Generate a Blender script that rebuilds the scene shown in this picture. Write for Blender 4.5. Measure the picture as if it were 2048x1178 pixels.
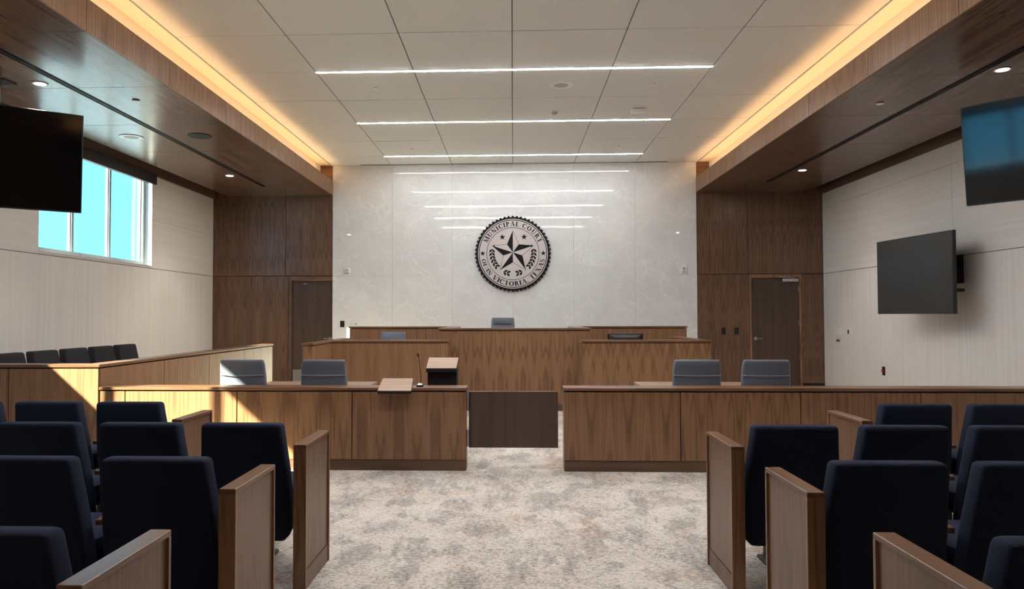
import bpy, bmesh, math, random
from mathutils import Matrix, Vector
random.seed(7)
for o in list(bpy.data.objects): bpy.data.objects.remove(o)
SC = bpy.context.scene
COL = SC.collection
PI = math.pi

# ------------------------------------------------------------------ camera
EYE = 1.43
YAW, PITCH, ROLL = 0.040797, 0.027776, -0.002206
FPX, CXPX = 1480.17, 965.64
right = Vector((math.cos(YAW), math.sin(YAW), 0)); fwd0 = Vector((-math.sin(YAW), math.cos(YAW), 0)); zz = Vector((0, 0, 1))
fwd = math.cos(PITCH) * fwd0 + math.sin(PITCH) * zz
up = -math.sin(PITCH) * fwd0 + math.cos(PITCH) * zz
r2 = math.cos(ROLL) * right + math.sin(ROLL) * up
u2 = -math.sin(ROLL) * right + math.cos(ROLL) * up
cd = bpy.data.cameras.new('camera'); cam = bpy.data.objects.new('camera', cd); COL.objects.link(cam)
cam.matrix_world = Matrix(((r2.x, u2.x, -fwd.x, 0), (r2.y, u2.y, -fwd.y, 0), (r2.z, u2.z, -fwd.z, EYE), (0, 0, 0, 1)))
cd.sensor_fit = 'HORIZONTAL'; cd.sensor_width = 36; cd.lens = FPX / 2048 * 36
cd.shift_x = (1024 - CXPX) / 2048; cd.clip_start = .05; cd.clip_end = 500
SC.camera = cam

# ------------------------------------------------------------------ sky, sun, exposure
SUN_DIR = Vector((1.088, 1.0, -0.968)).normalized()
W = bpy.data.worlds.new('sky'); SC.world = W; W.use_nodes = True
wn = W.node_tree; wn.nodes.clear()
wo = wn.nodes.new('ShaderNodeOutputWorld'); wb = wn.nodes.new('ShaderNodeBackground'); tcw = wn.nodes.new('ShaderNodeTexCoord'); sxw = wn.nodes.new('ShaderNodeSeparateXYZ'); rpw = wn.nodes.new('ShaderNodeValToRGB')
rpw.color_ramp.elements[0].position = 0.0; rpw.color_ramp.elements[0].color = (.17, .58, .92, 1)      # clear sky, paler at the horizon
rpw.color_ramp.elements[1].position = 1.0; rpw.color_ramp.elements[1].color = (.06, .30, .80, 1)
wb.inputs['Strength'].default_value = 1.0
wn.links.new(tcw.outputs['Generated'], sxw.inputs[0]); wn.links.new(sxw.outputs[2], rpw.inputs[0])
wn.links.new(rpw.outputs[0], wb.inputs[0]); wn.links.new(wb.outputs[0], wo.inputs[0])
sl = bpy.data.lights.new('sun', 'SUN'); sl.energy = 15.0; sl.angle = math.radians(.6); sl.color = (1, .84, .62)
so = bpy.data.objects.new('sun', sl); COL.objects.link(so)
so.rotation_mode = 'QUATERNION'; so.rotation_quaternion = SUN_DIR.to_track_quat('-Z', 'Y'); so.location = (-14, -4, 12)
vs = SC.view_settings
vs.view_transform = 'Standard'; vs.look = 'None'; vs.gamma = 1; vs.use_curve_mapping = False
vs.exposure = 1.75
SC.cycles.use_denoising = True
SC.cycles.max_bounces = 10; SC.cycles.diffuse_bounces = 6; SC.cycles.transparent_max_bounces = 12
SC.cycles.caustics_reflective = False; SC.cycles.caustics_refractive = False
SC.cycles.sample_clamp_indirect = 25
BAR_L, COVE_L, DOWN_W = 38.0, 4.6, 20.0

# ------------------------------------------------------------------ materials
def lin(r, g, b):
    f = lambda c: (c / 255 / 12.92) if c <= 10 else ((c / 255 + .055) / 1.055) ** 2.4
    return (f(r), f(g), f(b), 1)
class N:
    def __init__(s, name):
        s.m = bpy.data.materials.new(name); s.m.use_nodes = True; s.t = s.m.node_tree; s.t.nodes.clear()
        s.out = s.new('OutputMaterial'); s.b = s.new('BsdfPrincipled'); s.l(s.b.outputs[0], s.out.inputs[0])
    def new(s, k, **kw):
        n = s.t.nodes.new('ShaderNode' + k)
        for a, v in kw.items(): setattr(n, a, v)
        return n
    def l(s, a, b): s.t.links.new(a, b)
    def math(s, op, a, b=None, c=None):
        n = s.new('Math', operation=op)
        for i, v in enumerate((a, b, c)):
            if v is None: continue
            if isinstance(v, (int, float)): n.inputs[i].default_value = v
            else: s.l(v, n.inputs[i])
        return n.outputs[0]
    def comb(s, x, y, z):
        n = s.new('CombineXYZ')
        for i, v in enumerate((x, y, z)):
            if isinstance(v, (int, float)): n.inputs[i].default_value = v
            else: s.l(v, n.inputs[i])
        return n.outputs[0]
    def noise(s, vec, scale, detail=3, rough=.5, dist=0):
        n = s.new('TexNoise'); n.inputs['Scale'].default_value = scale; n.inputs['Detail'].default_value = detail
        n.inputs['Roughness'].default_value = rough; n.inputs['Distortion'].default_value = dist
        s.l(vec, n.inputs['Vector']); return n.outputs['Fac']
    def ramp(s, fac, stops):
        n = s.new('ValToRGB'); e = n.color_ramp.elements
        while len(e) > 1: e.remove(e[0])
        e[0].position, e[0].color = stops[0]
        for p, c in stops[1:]:
            k = e.new(p); k.color = c
        s.l(fac, n.inputs[0]); return n.outputs[0]
    def mix(s, f, a, b, mode='MIX'):
        n = s.new('Mix', data_type='RGBA', blend_type=mode)
        for sock, v in ((n.inputs[0], f), (n.inputs[6], a), (n.inputs[7], b)):
            if isinstance(v, (int, float)): sock.default_value = v
            elif isinstance(v, tuple): sock.default_value = v
            else: s.l(v, sock)
        return n.outputs[2]
    def set(s, **kw):
        for k, v in kw.items():
            i = s.b.inputs[k.replace('_', ' ')]
            if isinstance(v, (int, float, tuple)): i.default_value = v
            else: s.l(v, i)
        return s
    def bump(s, h, strength=.2, dist=.002):
        n = s.new('Bump'); n.inputs['Strength'].default_value = strength; n.inputs['Distance'].default_value = dist
        s.l(h, n.inputs['Height']); s.l(n.outputs[0], s.b.inputs['Normal'])
def plain(name, c, rough=.5, metal=0, spec=.5, fine=0, coat=0):
    n = N(name); n.set(Base_Color=c, Roughness=rough, Metallic=metal); n.b.inputs['Specular IOR Level'].default_value = spec
    tc = n.new('TexCoord')
    f = n.noise(tc.outputs['Object'], 260 if fine else 35, 2)
    k = .35 if fine else .08
    dark = tuple(x * (1 - k) for x in c[:3]) + (1,); lite = tuple(min(1, x * (1 + k)) for x in c[:3]) + (1,)
    n.set(Base_Color=n.mix(f, dark, lite))
    if fine: n.bump(f, .25, .001)
    if coat: n.b.inputs['Coat Weight'].default_value = coat
    return n.m
def wood(name, axis='z', dark=(94, 65, 46), mid=(138, 101, 72), lite=(170, 133, 100), rough=.34, flitch=.17, ring=6.0, coat=.0):
    n = N(name); tc = n.new('TexCoord'); oi = n.new('ObjectInfo'); sp = n.new('SeparateXYZ'); n.l(tc.outputs['Object'], sp.inputs[0])
    x, y, z = sp.outputs; rnd = oi.outputs['Random']
    if axis == 'z': u = n.math('ADD', x, y); v = z; w = n.math('SUBTRACT', x, y)
    elif axis == 'x': u = n.math('ADD', y, z); v = x; w = z
    else: u = n.math('ADD', x, z); v = y; w = z
    u0 = n.math('ADD', u, n.math('MULTIPLY', rnd, 3.7))
    um = n.math('MULTIPLY', n.math('COSINE', n.math('MULTIPLY', u0, PI / flitch)), flitch * .5) if flitch else u0
    vv = n.math('ADD', v, n.math('MULTIPLY', rnd, 23.0))
    big = n.noise(n.comb(n.math('MULTIPLY', um, 7.5), n.math('MULTIPLY', rnd, 40.0), n.math('MULTIPLY', vv, .45)), 1.0, 1.5, .45)
    wob = n.noise(n.comb(n.math('MULTIPLY', um, 30), 3.0, n.math('MULTIPLY', vv, 1.6)), 1.0, 2)
    ph = n.math('ADD', n.math('MULTIPLY', big, ring * 11.0), n.math('MULTIPLY', wob, 3.0))
    rg = n.math('MULTIPLY_ADD', n.math('SINE', ph), .5, .5)
    rg = n.math('SUBTRACT', 1.0, n.math('POWER', rg, 3.0))
    fine = n.noise(n.comb(n.math('MULTIPLY', u0, 240), n.math('MULTIPLY', w, 240), n.math('MULTIPLY', vv, 4.0)), 1.0, 3, .65)
    band = n.noise(n.comb(n.math('MULTIPLY', u0, 9), 7.0, n.math('MULTIPLY', vv, .22)), 1.0, 2)
    t = n.math('ADD', n.math('MULTIPLY', rg, .22), n.math('MULTIPLY', fine, .46))
    t = n.math('ADD', t, n.math('MULTIPLY', band, .32))
    t = n.math('SUBTRACT', t, .08)
    c = n.ramp(t, [(.15, lin(*dark)), (.48, lin(*mid)), (.85, lin(*lite))])
    n.set(Base_Color=c, Roughness=n.math('MULTIPLY_ADD', fine, .12, rough - .06))
    n.b.inputs['Specular IOR Level'].default_value = .5
    if coat: n.b.inputs['Coat Weight'].default_value = coat; n.b.inputs['Coat Roughness'].default_value = .18
    n.bump(fine, .12, .0008)
    return n.m
def emit(name, c, s):
    n = N(name); n.set(Base_Color=(.8, .8, .8, 1), Emission_Color=c, Emission_Strength=s); return n.m

M = {}
M['wood'] = wood('walnut veneer upright grain')
M['wood_wall_shaded'] = wood('walnut veneer shaded wall tone', dark=(74, 52, 40), mid=(108, 79, 60), lite=(150, 117, 90), rough=.30, flitch=.13, ring=8)  # same walnut as the benches, with the wall's dimmer light painted into darker tones
M['wood_x'] = wood('walnut edging along x', 'x', dark=(86, 56, 39), mid=(118, 82, 58), lite=(144, 106, 78), flitch=0, ring=3, rough=.3)
M['wood_y'] = wood('walnut edging along y', 'y', dark=(86, 56, 39), mid=(118, 82, 58), lite=(144, 106, 78), flitch=0, ring=3, rough=.3)
M['wood_soffit'] = wood('walnut soffit veneer', 'y', dark=(76, 55, 44), mid=(106, 79, 63), lite=(132, 102, 82), flitch=0, ring=1.5, rough=.25)
M['wood_panel'] = wood('walnut end panel veneer', dark=(92, 66, 51), mid=(120, 89, 70), lite=(144, 112, 90), flitch=.2, ring=5, rough=.36)
M['wood_base'] = wood('dark walnut plinth', 'x', dark=(72, 51, 38), mid=(102, 75, 56), lite=(128, 98, 75), flitch=0, ring=3, rough=.4)
M['wood_arm'] = wood('reddish armrest wood', 'y', dark=(80, 46, 28), mid=(116, 70, 44), lite=(146, 96, 64), flitch=0, ring=3, rough=.3)
M['laminate'] = wood('dark brown door laminate', dark=(62, 47, 38), mid=(79, 60, 49), lite=(95, 74, 61), flitch=0, ring=1.5, rough=.45)
M['desk_top'] = wood('pale table laminate', 'x', dark=(140, 112, 92), mid=(164, 136, 114), lite=(186, 158, 136), flitch=0, ring=3, rough=.3)
M['slope_wood'] = wood('pale reading board wood', 'x', dark=(140, 108, 86), mid=(166, 132, 108), lite=(188, 156, 130), flitch=0, ring=4, rough=.45)
M['trim_wood'] = wood('plain brown band', 'y', dark=(80, 60, 48), mid=(98, 76, 61), lite=(112, 90, 74), flitch=0, ring=2, rough=.5)
M['black'] = plain('matt black', lin(14, 14, 16), .55)
M['gap'] = plain('dark reveal', lin(24, 19, 17), .8)
M['screen'] = plain('glossy black screen', lin(6, 7, 10), .07, spec=.6)
M['bezel'] = plain('black plastic bezel', lin(16, 16, 18), .35)
M['steel'] = plain('brushed steel', lin(190, 190, 188), .28, 1)
M['white_plastic'] = plain('white plastic', lin(232, 232, 230), .4)
M['grey_plastic'] = plain('grey speaker mesh', lin(176, 176, 174), .6, fine=1)
M['dark_mesh'] = plain('black speaker mesh', lin(30, 28, 28), .6, fine=1)
M['navy'] = plain('navy woven upholstery', lin(36, 42, 60), .92, spec=.2, fine=1)
M['charcoal'] = plain('charcoal upholstery', lin(48, 46, 50), .85, spec=.25, fine=1)
M['grey_vinyl'] = plain('blue grey vinyl', lin(104, 110, 122), .48)
M['grey_pipe'] = plain('pale grey piping', lin(146, 150, 158), .5)
M['tile'] = plain('white acoustic tile', lin(226, 226, 222), .9, spec=.2, fine=0)
M['tile_gap'] = plain('grey tile grid', lin(120, 120, 118), .8)
M['cove_paint'] = plain('white cove paint', lin(236, 230, 218), .85, spec=.2)
M['alu'] = plain('white aluminium frame', lin(168, 176, 180), .4)
M['valance'] = plain('dark bronze shade box', lin(38, 32, 31), .45)
M['red'] = plain('red plastic', lin(190, 40, 36), .4)
M['seal_face'] = plain('silver grey plaque face', lin(206, 196, 192), .45)
M['seal_black'] = plain('black plaque paint', lin(8, 8, 10), .6, spec=.25)
M['shell'] = plain('plain plaster', lin(215, 206, 196), .9)
for _k, _f in ((2, .52), (1, .9), (0, 1.1), (-1, 1.15), (-2, 1.15)): M['bar%d' % _k] = emit('linear light diffuser', (.95, .98, 1, 1), BAR_L * _f)
M['led'] = emit('amber cove led', (1, .56, .235, 1), COVE_L)
M['down'] = emit('downlight lens', (1, .93, .82, 1), 45.0)

def wallcover(name, axis):
    n = N(name); tc = n.new('TexCoord'); sp = n.new('SeparateXYZ'); n.l(tc.outputs['Object'], sp.inputs[0])
    u, v = (sp.outputs[1], sp.outputs[2]) if axis == 'z' else (sp.outputs[2], sp.outputs[1])
    a = n.noise(n.comb(n.math('MULTIPLY', u, 16), 1.0, n.math('MULTIPLY', v, .25)), 1.0, 3, .6)
    b = n.noise(n.comb(n.math('MULTIPLY', u, 120), 2.0, n.math('MULTIPLY', v, 1.5)), 1.0, 2, .6)
    t = n.math('ADD', n.math('MULTIPLY', a, .7), n.math('MULTIPLY', b, .3))
    n.set(Base_Color=n.ramp(t, [(.3, lin(219, 212, 205)), (.5, lin(227, 221, 215)), (.72, lin(234, 229, 224))]), Roughness=.6)
    n.b.inputs['Specular IOR Level'].default_value = .35
    n.bump(b, .12, .001)
    return n.m
M['cover_v'] = wallcover('beige wallcovering upright stripe', 'z')
M['cover_h'] = wallcover('beige wallcovering level grain', 'y')

def stone():
    n = N('pale veined stone'); tc = n.new('TexCoord'); oi = n.new('ObjectInfo')
    va = n.new('VectorMath', operation='ADD'); n.l(tc.outputs['Object'], va.inputs[0])
    sc = n.new('VectorMath', operation='SCALE'); n.l(oi.outputs['Location'], sc.inputs[0]); sc.inputs['Scale'].default_value = 1.37
    n.l(sc.outputs[0], va.inputs[1]); p = va.outputs[0]
    def vein(scale, wid, off):
        ad = n.new('VectorMath', operation='ADD'); n.l(p, ad.inputs[0]); ad.inputs[1].default_value = (off, off, off)
        f = n.noise(ad.outputs[0], scale, 4, .55, 1.6)
        d = n.math('ABSOLUTE', n.math('SUBTRACT', f, .5))
        return n.math('SUBTRACT', 1.0, n.math('MINIMUM', n.math('DIVIDE', d, wid), 1.0))
    v1 = vein(.8, .011, 0); v2 = vein(1.5, .010, 9.3)
    msk = n.noise(p, 1.3, 2)
    v = n.math('MULTIPLY', n.math('MAXIMUM', v1, v2), n.math('MULTIPLY', msk, .8))
    cl = n.noise(p, 2.2, 5, .6)
    base = n.ramp(cl, [(.3, lin(219, 218, 216)), (.7, lin(230, 229, 227))])
    n.set(Base_Color=n.mix(v, base, lin(250, 249, 246)), Roughness=.028)
    n.b.inputs['Specular IOR Level'].default_value = .34
    return n.m
M['stone'] = stone()

def carpet():
    n = N('distressed patterned carpet'); tc = n.new('TexCoord'); sp = n.new('SeparateXYZ'); n.l(tc.outputs['Object'], sp.inputs[0])
    x, y, z = sp.outputs; P = tc.outputs['Object']
    blot = n.noise(P, 2.2, 8, .68, .5); blot2 = n.noise(n.comb(n.math('ADD', n.math('MULTIPLY', x, 1.9), 31), n.math('MULTIPLY', y, .9), 0.0), 2.4, 9, .70, .25)
    s1 = n.noise(n.comb(n.math('MULTIPLY', x, 30), n.math('MULTIPLY', y, 64), 0.0), 1.0, 5, .75)
    s2 = n.noise(n.comb(n.math('MULTIPLY', x, 70), n.math('MULTIPLY', y, 26), 5.0), 1.0, 3, .7)
    base = n.ramp(n.math('ADD', n.math('MULTIPLY', blot, .55), n.math('MULTIPLY', s2, .45)), [(.37, lin(160, 152, 146)), (.46, lin(212, 200, 189)), (.62, lin(232, 221, 209))])
    grey = n.ramp(s2, [(.35, lin(146, 141, 137)), (.6, lin(184, 177, 170))])
    fg = n.math('MULTIPLY', n.ramp(blot2, [(.50, (0, 0, 0, 1)), (.56, (1, 1, 1, 1))]), n.math('MULTIPLY', s2, 1.1))
    c = n.mix(fg, base, grey)
    sd = n.ramp(n.math('ADD', s1, n.math('MULTIPLY', n.math('SUBTRACT', blot2, .5), .30)), [(.50, (0, 0, 0, 1)), (.60, (1, 1, 1, 1))])
    c = n.mix(n.math('MULTIPLY', sd, .75), c, lin(116, 106, 100))
    tn = n.noise(n.comb(n.math('ADD', x, 77), y, 0.0), 1.7, 4, .6, .4)
    ft = n.math('MULTIPLY', n.ramp(tn, [(.55, (0, 0, 0, 1)), (.64, (1, 1, 1, 1))]), n.ramp(s1, [(.4, (0, 0, 0, 1)), (.6, (1, 1, 1, 1))]))
    c = n.mix(n.math('MULTIPLY', ft, .55), c, lin(170, 124, 92))
    n.set(Base_Color=c, Roughness=.95); n.b.inputs['Specular IOR Level'].default_value = .15
    pile = n.noise(P, 320, 2)
    n.bump(pile, .4, .004)
    return n.m
M['carpet'] = carpet()
def glass():
    n = N('window glass'); n.t.nodes.remove(n.b)
    tr = n.new('BsdfTransparent'); tr.inputs[0].default_value = (.88, .98, .99, 1)
    gl = n.new('BsdfGlossy'); gl.inputs['Roughness'].default_value = .02
    lw = n.new('LayerWeight'); lw.inputs[0].default_value = .5
    mx = n.new('MixShader'); n.l(n.math('MULTIPLY_ADD', n.math('POWER', lw.outputs['Facing'], 4.0), .5, .03), mx.inputs[0]); n.l(tr.outputs[0], mx.inputs[1]); n.l(gl.outputs[0], mx.inputs[2]); n.l(mx.outputs[0], n.out.inputs[0])
    return n.m
M['glass'] = glass()

# ------------------------------------------------------------------ mesh helpers
class MB:
    def __init__(s): s.v = []; s.f = []
    def add(s, vs_, fs): k = len(s.v); s.v += [tuple(v) for v in vs_]; s.f += [tuple(i + k for i in f) for f in fs]; return s
    def hexa(s, p): return s.add(p, [(0, 3, 2, 1), (4, 5, 6, 7), (0, 1, 5, 4), (1, 2, 6, 5), (2, 3, 7, 6), (3, 0, 4, 7)])
    def box(s, x0, x1, y0, y1, z0, z1):
        x0, x1 = min(x0, x1), max(x0, x1); y0, y1 = min(y0, y1), max(y0, y1); z0, z1 = min(z0, z1), max(z0, z1)
        return s.hexa([(x0, y0, z0), (x1, y0, z0), (x1, y1, z0), (x0, y1, z0), (x0, y0, z1), (x1, y0, z1), (x1, y1, z1), (x0, y1, z1)])
    def cyl(s, p0, p1, r0, r1=None, n=16):
        r1 = r0 if r1 is None else r1; p0, p1 = Vector(p0), Vector(p1); d = (p1 - p0).normalized()
        a = d.orthogonal().normalized(); b = d.cross(a)
        vs_ = [p + (a * math.cos(2 * PI * i / n) + b * math.sin(2 * PI * i / n)) * r for p, r in ((p0, r0), (p1, r1)) for i in range(n)]
        return s.add(vs_, [(i, (i + 1) % n, n + (i + 1) % n, n + i) for i in range(n)] + [tuple(range(n))[::-1], tuple(range(n, 2 * n))])
    def lathe(s, prof, c=(0, 0, 0), n=24):
        vs_ = [(c[0] + r * math.cos(2 * PI * i / n), c[1] + r * math.sin(2 * PI * i / n), c[2] + z) for r, z in prof for i in range(n)]
        fs = [(k * n + i, k * n + (i + 1) % n, (k + 1) * n + (i + 1) % n, (k + 1) * n + i) for k in range(len(prof) - 1) for i in range(n)]
        return s.add(vs_, fs + [tuple(range(n))[::-1], tuple(range((len(prof) - 1) * n, len(prof) * n))])
    def tube(s, pts, r, n=8):
        pts = [Vector(p) for p in pts]; vs_ = []
        for i, p in enumerate(pts):
            d = (pts[min(i + 1, len(pts) - 1)] - pts[max(i - 1, 0)]).normalized(); a = d.cross(Vector((.31, .92, .11))).normalized(); b = d.cross(a)
            vs_ += [p + (a * math.cos(2 * PI * k / n) + b * math.sin(2 * PI * k / n)) * r for k in range(n)]
        fs = [(i * n + k, i * n + (k + 1) % n, (i + 1) * n + (k + 1) % n, (i + 1) * n + k) for i in range(len(pts) - 1) for k in range(n)]
        return s.add(vs_, fs + [tuple(range(n))[::-1], tuple(range((len(pts) - 1) * n, len(pts) * n))])
    def loft(s, secs):
        n = len(secs[0]); vs_ = [p for q in secs for p in q]
        fs = [(k * n + i, k * n + (i + 1) % n, (k + 1) * n + (i + 1) % n, (k + 1) * n + i) for k in range(len(secs) - 1) for i in range(n)]
        return s.add(vs_, fs + [tuple(range(n))[::-1], tuple(range((len(secs) - 1) * n, len(secs) * n))])
    def prism(s, poly, f0, f1):           # poly of 2d points, f0/f1 map (a,b)->3d for the two ends
        n = len(poly); return s.add([f0(*p) for p in poly] + [f1(*p) for p in poly], [tuple(range(n))[::-1], tuple(range(n, 2 * n))] + [(i, (i + 1) % n, n + (i + 1) % n, n + i) for i in range(n)])
    def build(s, name, mat, parent=None, bevel=0, seg=1, smooth=False, world=False):
        off = Vector(parent.location) if (parent is not None and world) else Vector((0, 0, 0))
        me = bpy.data.meshes.new(name); me.from_pydata([Vector(v) - off for v in s.v], [], s.f)
        bm = bmesh.new(); bm.from_mesh(me); bmesh.ops.recalc_face_normals(bm, faces=bm.faces[:])
        if bevel: bmesh.ops.bevel(bm, geom=bm.edges[:], offset=bevel, segments=seg, profile=.5, affect='EDGES', clamp_overlap=True)
        bm.to_mesh(me); bm.free()
        if smooth:
            for p in me.polygons: p.use_smooth = True
            try: me.set_sharp_from_angle(angle=math.radians(42))
            except Exception: pass
        me.materials.append(M[mat] if isinstance(mat, str) else mat)
        o = bpy.data.objects.new(name, me); COL.objects.link(o)
        if parent is not None: o.parent = parent
        return o
def rrect(w, d, z, r, cx=0, cy=0, n=4):
    pts = []
    for sx, sy, a0 in ((1, 1, 0), (-1, 1, 90), (-1, -1, 180), (1, -1, 270)):
        for i in range(n + 1):
            a = math.radians(a0 + 90 * i / n); pts.append((cx + sx * (w / 2 - r) + r * math.cos(a), cy + sy * (d / 2 - r) + r * math.sin(a), z))
    return pts
def tag(o, label=None, cat=None, group=None, kind=None):
    for k, v in (('label', label), ('category', cat), ('group', group), ('kind', kind)):
        if v: o[k] = v
    return o
def thing(name, label, cat, loc=(0, 0, 0), rz=0, group=None):
    o = bpy.data.objects.new(name, None); COL.objects.link(o); o.location = loc; o.rotation_euler = (0, 0, rz); o.empty_display_size = .1
    return tag(o, label, cat, group)
def struct(name, loc=(0, 0, 0)):
    o = bpy.data.objects.new(name, None); COL.objects.link(o); o.location = loc; o['kind'] = 'structure'; return o
def copy_tree(o, parent=None):
    c = o.copy(); COL.objects.link(c)
    if parent is not None: c.parent = parent
    for ch in list(o.children): copy_tree(ch, c)
    return c
def clone(src, loc, rz, label, group=None):
    c = copy_tree(src); c.location = loc; c.rotation_euler = (0, 0, rz); c['label'] = label
    if group: c['group'] = group
    return c
def box(name, mat, parent, x0, x1, y0, y1, z0, z1, bevel=.002, seg=1, world=True, smooth=False):
    return MB().box(x0, x1, y0, y1, z0, z1).build(name, mat, parent, bevel, seg, smooth, world)

# ------------------------------------------------------------------ room shell
XW, YB, YF = 5.98, 14.514, -1.8
ZC, ZS, ZF = 4.403, 3.815, 4.10       # ceiling, soffit underside, fascia top
XI = 3.565                            # inner face of the soffits
ZJ = 2.215                            # joint between lower and upper wall cladding
tag(MB().box(-6.4, 6.4, YF - .2, YB + .4, -.12, 0).build('floor', 'carpet'), kind='structure')

M['paving'] = plain('pale paving outside', lin(150, 166, 172), .95, fine=1)
tag(MB().box(-70, -7, -40, 60, -.5, -.3).build('ground', 'paving'), kind='structure')
WINS = [(9.08, 12.0, 2.262, 3.95), (2.75, 5.66, 2.40, 3.95)]
wl = struct('wall_left', (-XW, 6.3, 0))
mb = MB(); xa, xb = -6.21, -XW - .012
ys = [YF - .2] + [v for w in sorted(WINS) for v in (w[0] - .013, w[1] + .013)] + [YB + .4]
mb.box(xa, xb, ys[0], ys[-1], 0, 2.2); mb.box(xa, xb, ys[0], ys[-1], 3.95, 4.7)
for a, b in ((0, 1), (2, 3), (4, 5)): mb.box(xa, xb, ys[a], ys[b], 2.2, 3.95)
for w in WINS: mb.box(xa, xb, w[0] - .013, w[1] + .013, 2.2, w[2] - .013)
mb.build('wall_core', 'shell', wl, world=True)
for a, b in ((YF, 2.4), (2.4, 6.6), (6.6, YB)): box('lower_wall_panel', 'cover_v', wl, -XW - .012, -XW, a, b, 0, ZJ - .006, .001)
ZU = 3.02
segs = [(YF, 2.737), (5.673, 9.067), (12.013, YB)]
for a, b in segs:
    for z0, z1 in ((ZJ + .002, ZU - .002), (ZU + .002, 3.76)):
        k = (a + b) / 2
        for p, q in (((a, k - .002), (k + .002, b)) if b - a > 3 else ((a, b),)):
            box('upper_wall_panel', 'cover_h', wl, -XW - .012, -XW, p, q, z0, z1, .001)
box('wall_band', 'trim_wood', wl, -XW - .01, -XW + .03, YF, YB, 3.765, 4.0)
box('joint_strip', 'gap', wl, -XW - .012, -XW - .004, YF, YB, ZJ - .006, ZJ + .002, 0)

wr = struct('wall_right', (XW, 6.3, 0))
box('wall_core', 'shell', wr, XW + .012, 6.3, YF - .2, YB + .4, 0, 4.7, 0)
for a, b in ((YF, 2.4), (2.4, 6.6), (6.6, YB)): box('lower_wall_panel', 'cover_v', wr, XW, XW + .012, a, b, 0, ZJ - .006, .001)
for a, b in ((YF, 2.0), (2.0, 6.0), (6.0, 10.3), (10.3, YB)):
    for z0, z1 in ((ZJ + .002, 3.47), (3.474, 3.76)): box('upper_wall_panel', 'cover_h', wr, XW, XW + .012, a + .002, b - .002, z0, z1, .001)
box('wall_band', 'trim_wood', wr, XW - .03, XW + .01, YF, YB, 3.765, 4.0)
box('joint_strip', 'gap', wr, XW + .004, XW + .012, YF, YB, ZJ - .006, ZJ + .002, 0)

wf = struct('wall_front', (0, YF, 0))
box('wall_core', 'shell', wf, -6.4, 6.4, YF - .2, YF - .02, 0, 4.7, 0)
for i in range(10): box('wood_panel', 'wood_wall_shaded', wf, -6 + 1.2 * i + .003, -4.8 + 1.2 * i - .003, YF - .02, YF, 0, 4.4)

wbk = struct('wall_back', (0, YB, 0))
mb = MB().box(-6.4, 6.4, YB + .16, YB + .4, 0, 4.7)
mb.box(-6.4, -4.45, YB + .02, YB + .16, 0, 4.7).box(-4.45, -3.5, YB + .02, YB + .16, 2.212, 4.7).box(-3.5, 4.57, YB + .02, YB + .16, 0, 4.7).box(4.57, 5.565, YB + .02, YB + .16, 2.212, 4.7).box(5.565, 6.4, YB + .02, YB + .16, 0, 4.7)
mb.build('wall_core', 'gap', wbk, world=True)
PW = 1.19
sp_mesh = {}
for i in range(6):
    for z0, z1, key in ((0, 2.206, 'lo'), (2.206, ZC, 'hi')):
        cx = (i - 2.5) * PW
        o = MB().box(-PW / 2 + .0012, PW / 2 - .0012, -.028, 0, z0 + .0012, z1 - .0012)
        if key not in sp_mesh: ob = o.build('stone_panel', 'stone', wbk, .0015); sp_mesh[key] = ob.data
        else: ob = bpy.data.objects.new('stone_panel', sp_mesh[key]); COL.objects.link(ob); ob.parent = wbk
        ob.location = (cx, .014, 0)
box('stone_grout', 'white_plastic', wbk, -3.56, 3.56, YB + .004, YB + .02, 0, ZC, 0)
def wp(x0, x1, z0, z1): box('wood_panel', 'wood_wall_shaded', wbk, x0 + .005, x1 - .005, YB, YB + .02, z0 + .005, z1 - .005)
wp(-5.98, -4.52, ZJ, 3.93); wp(-4.52, -3.572, ZJ, 3.93); wp(-5.98, -4.455, .1, ZJ)
wp(3.572, 4.55, ZJ, 3.93); wp(4.55, 5.98, ZJ, 3.93); wp(3.572, 4.568, .1, ZJ); wp(5.566, 5.98, .1, ZJ)
for a, b in ((-5.98, -4.455), (3.572, 4.568), (5.566, 5.98)): box('plinth', 'gap', wbk, a, b, YB + .004, YB + .02, 0, .1, 0)

# ceiling of square tiles
ce = struct('ceiling', (0, 0, ZC))
box('ceiling_slab', 'tile_gap', ce, -6.4, 6.4, YF - .2, YB + .4, ZC + .30, ZC + .42, 0)
box('tile_grid', 'tile_gap', ce, -3.6, 3.6, YF, YB, ZC + .010, ZC + .03, 0)
T, Y0 = 1.2, 8.88
tm = {}
k = -9
while Y0 + k * T < YB:
    a, b = max(Y0 + k * T, YF), min(Y0 + (k + 1) * T, YB)
    for i in range(-3, 3):
        key = round(b - a, 3); g = .006
        if key not in tm:
            ob = MB().box(g, T - g, g, (b - a) - g, 0, .012).build('ceiling_tile', 'tile', ce, .0015); tm[key] = ob.data
        else: ob = bpy.data.objects.new('ceiling_tile', tm[key]); COL.objects.link(ob); ob.parent = ce
        ob.location = (i * T, a, random.choice((0, 0, .0015, -.001)))
    k += 1

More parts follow.
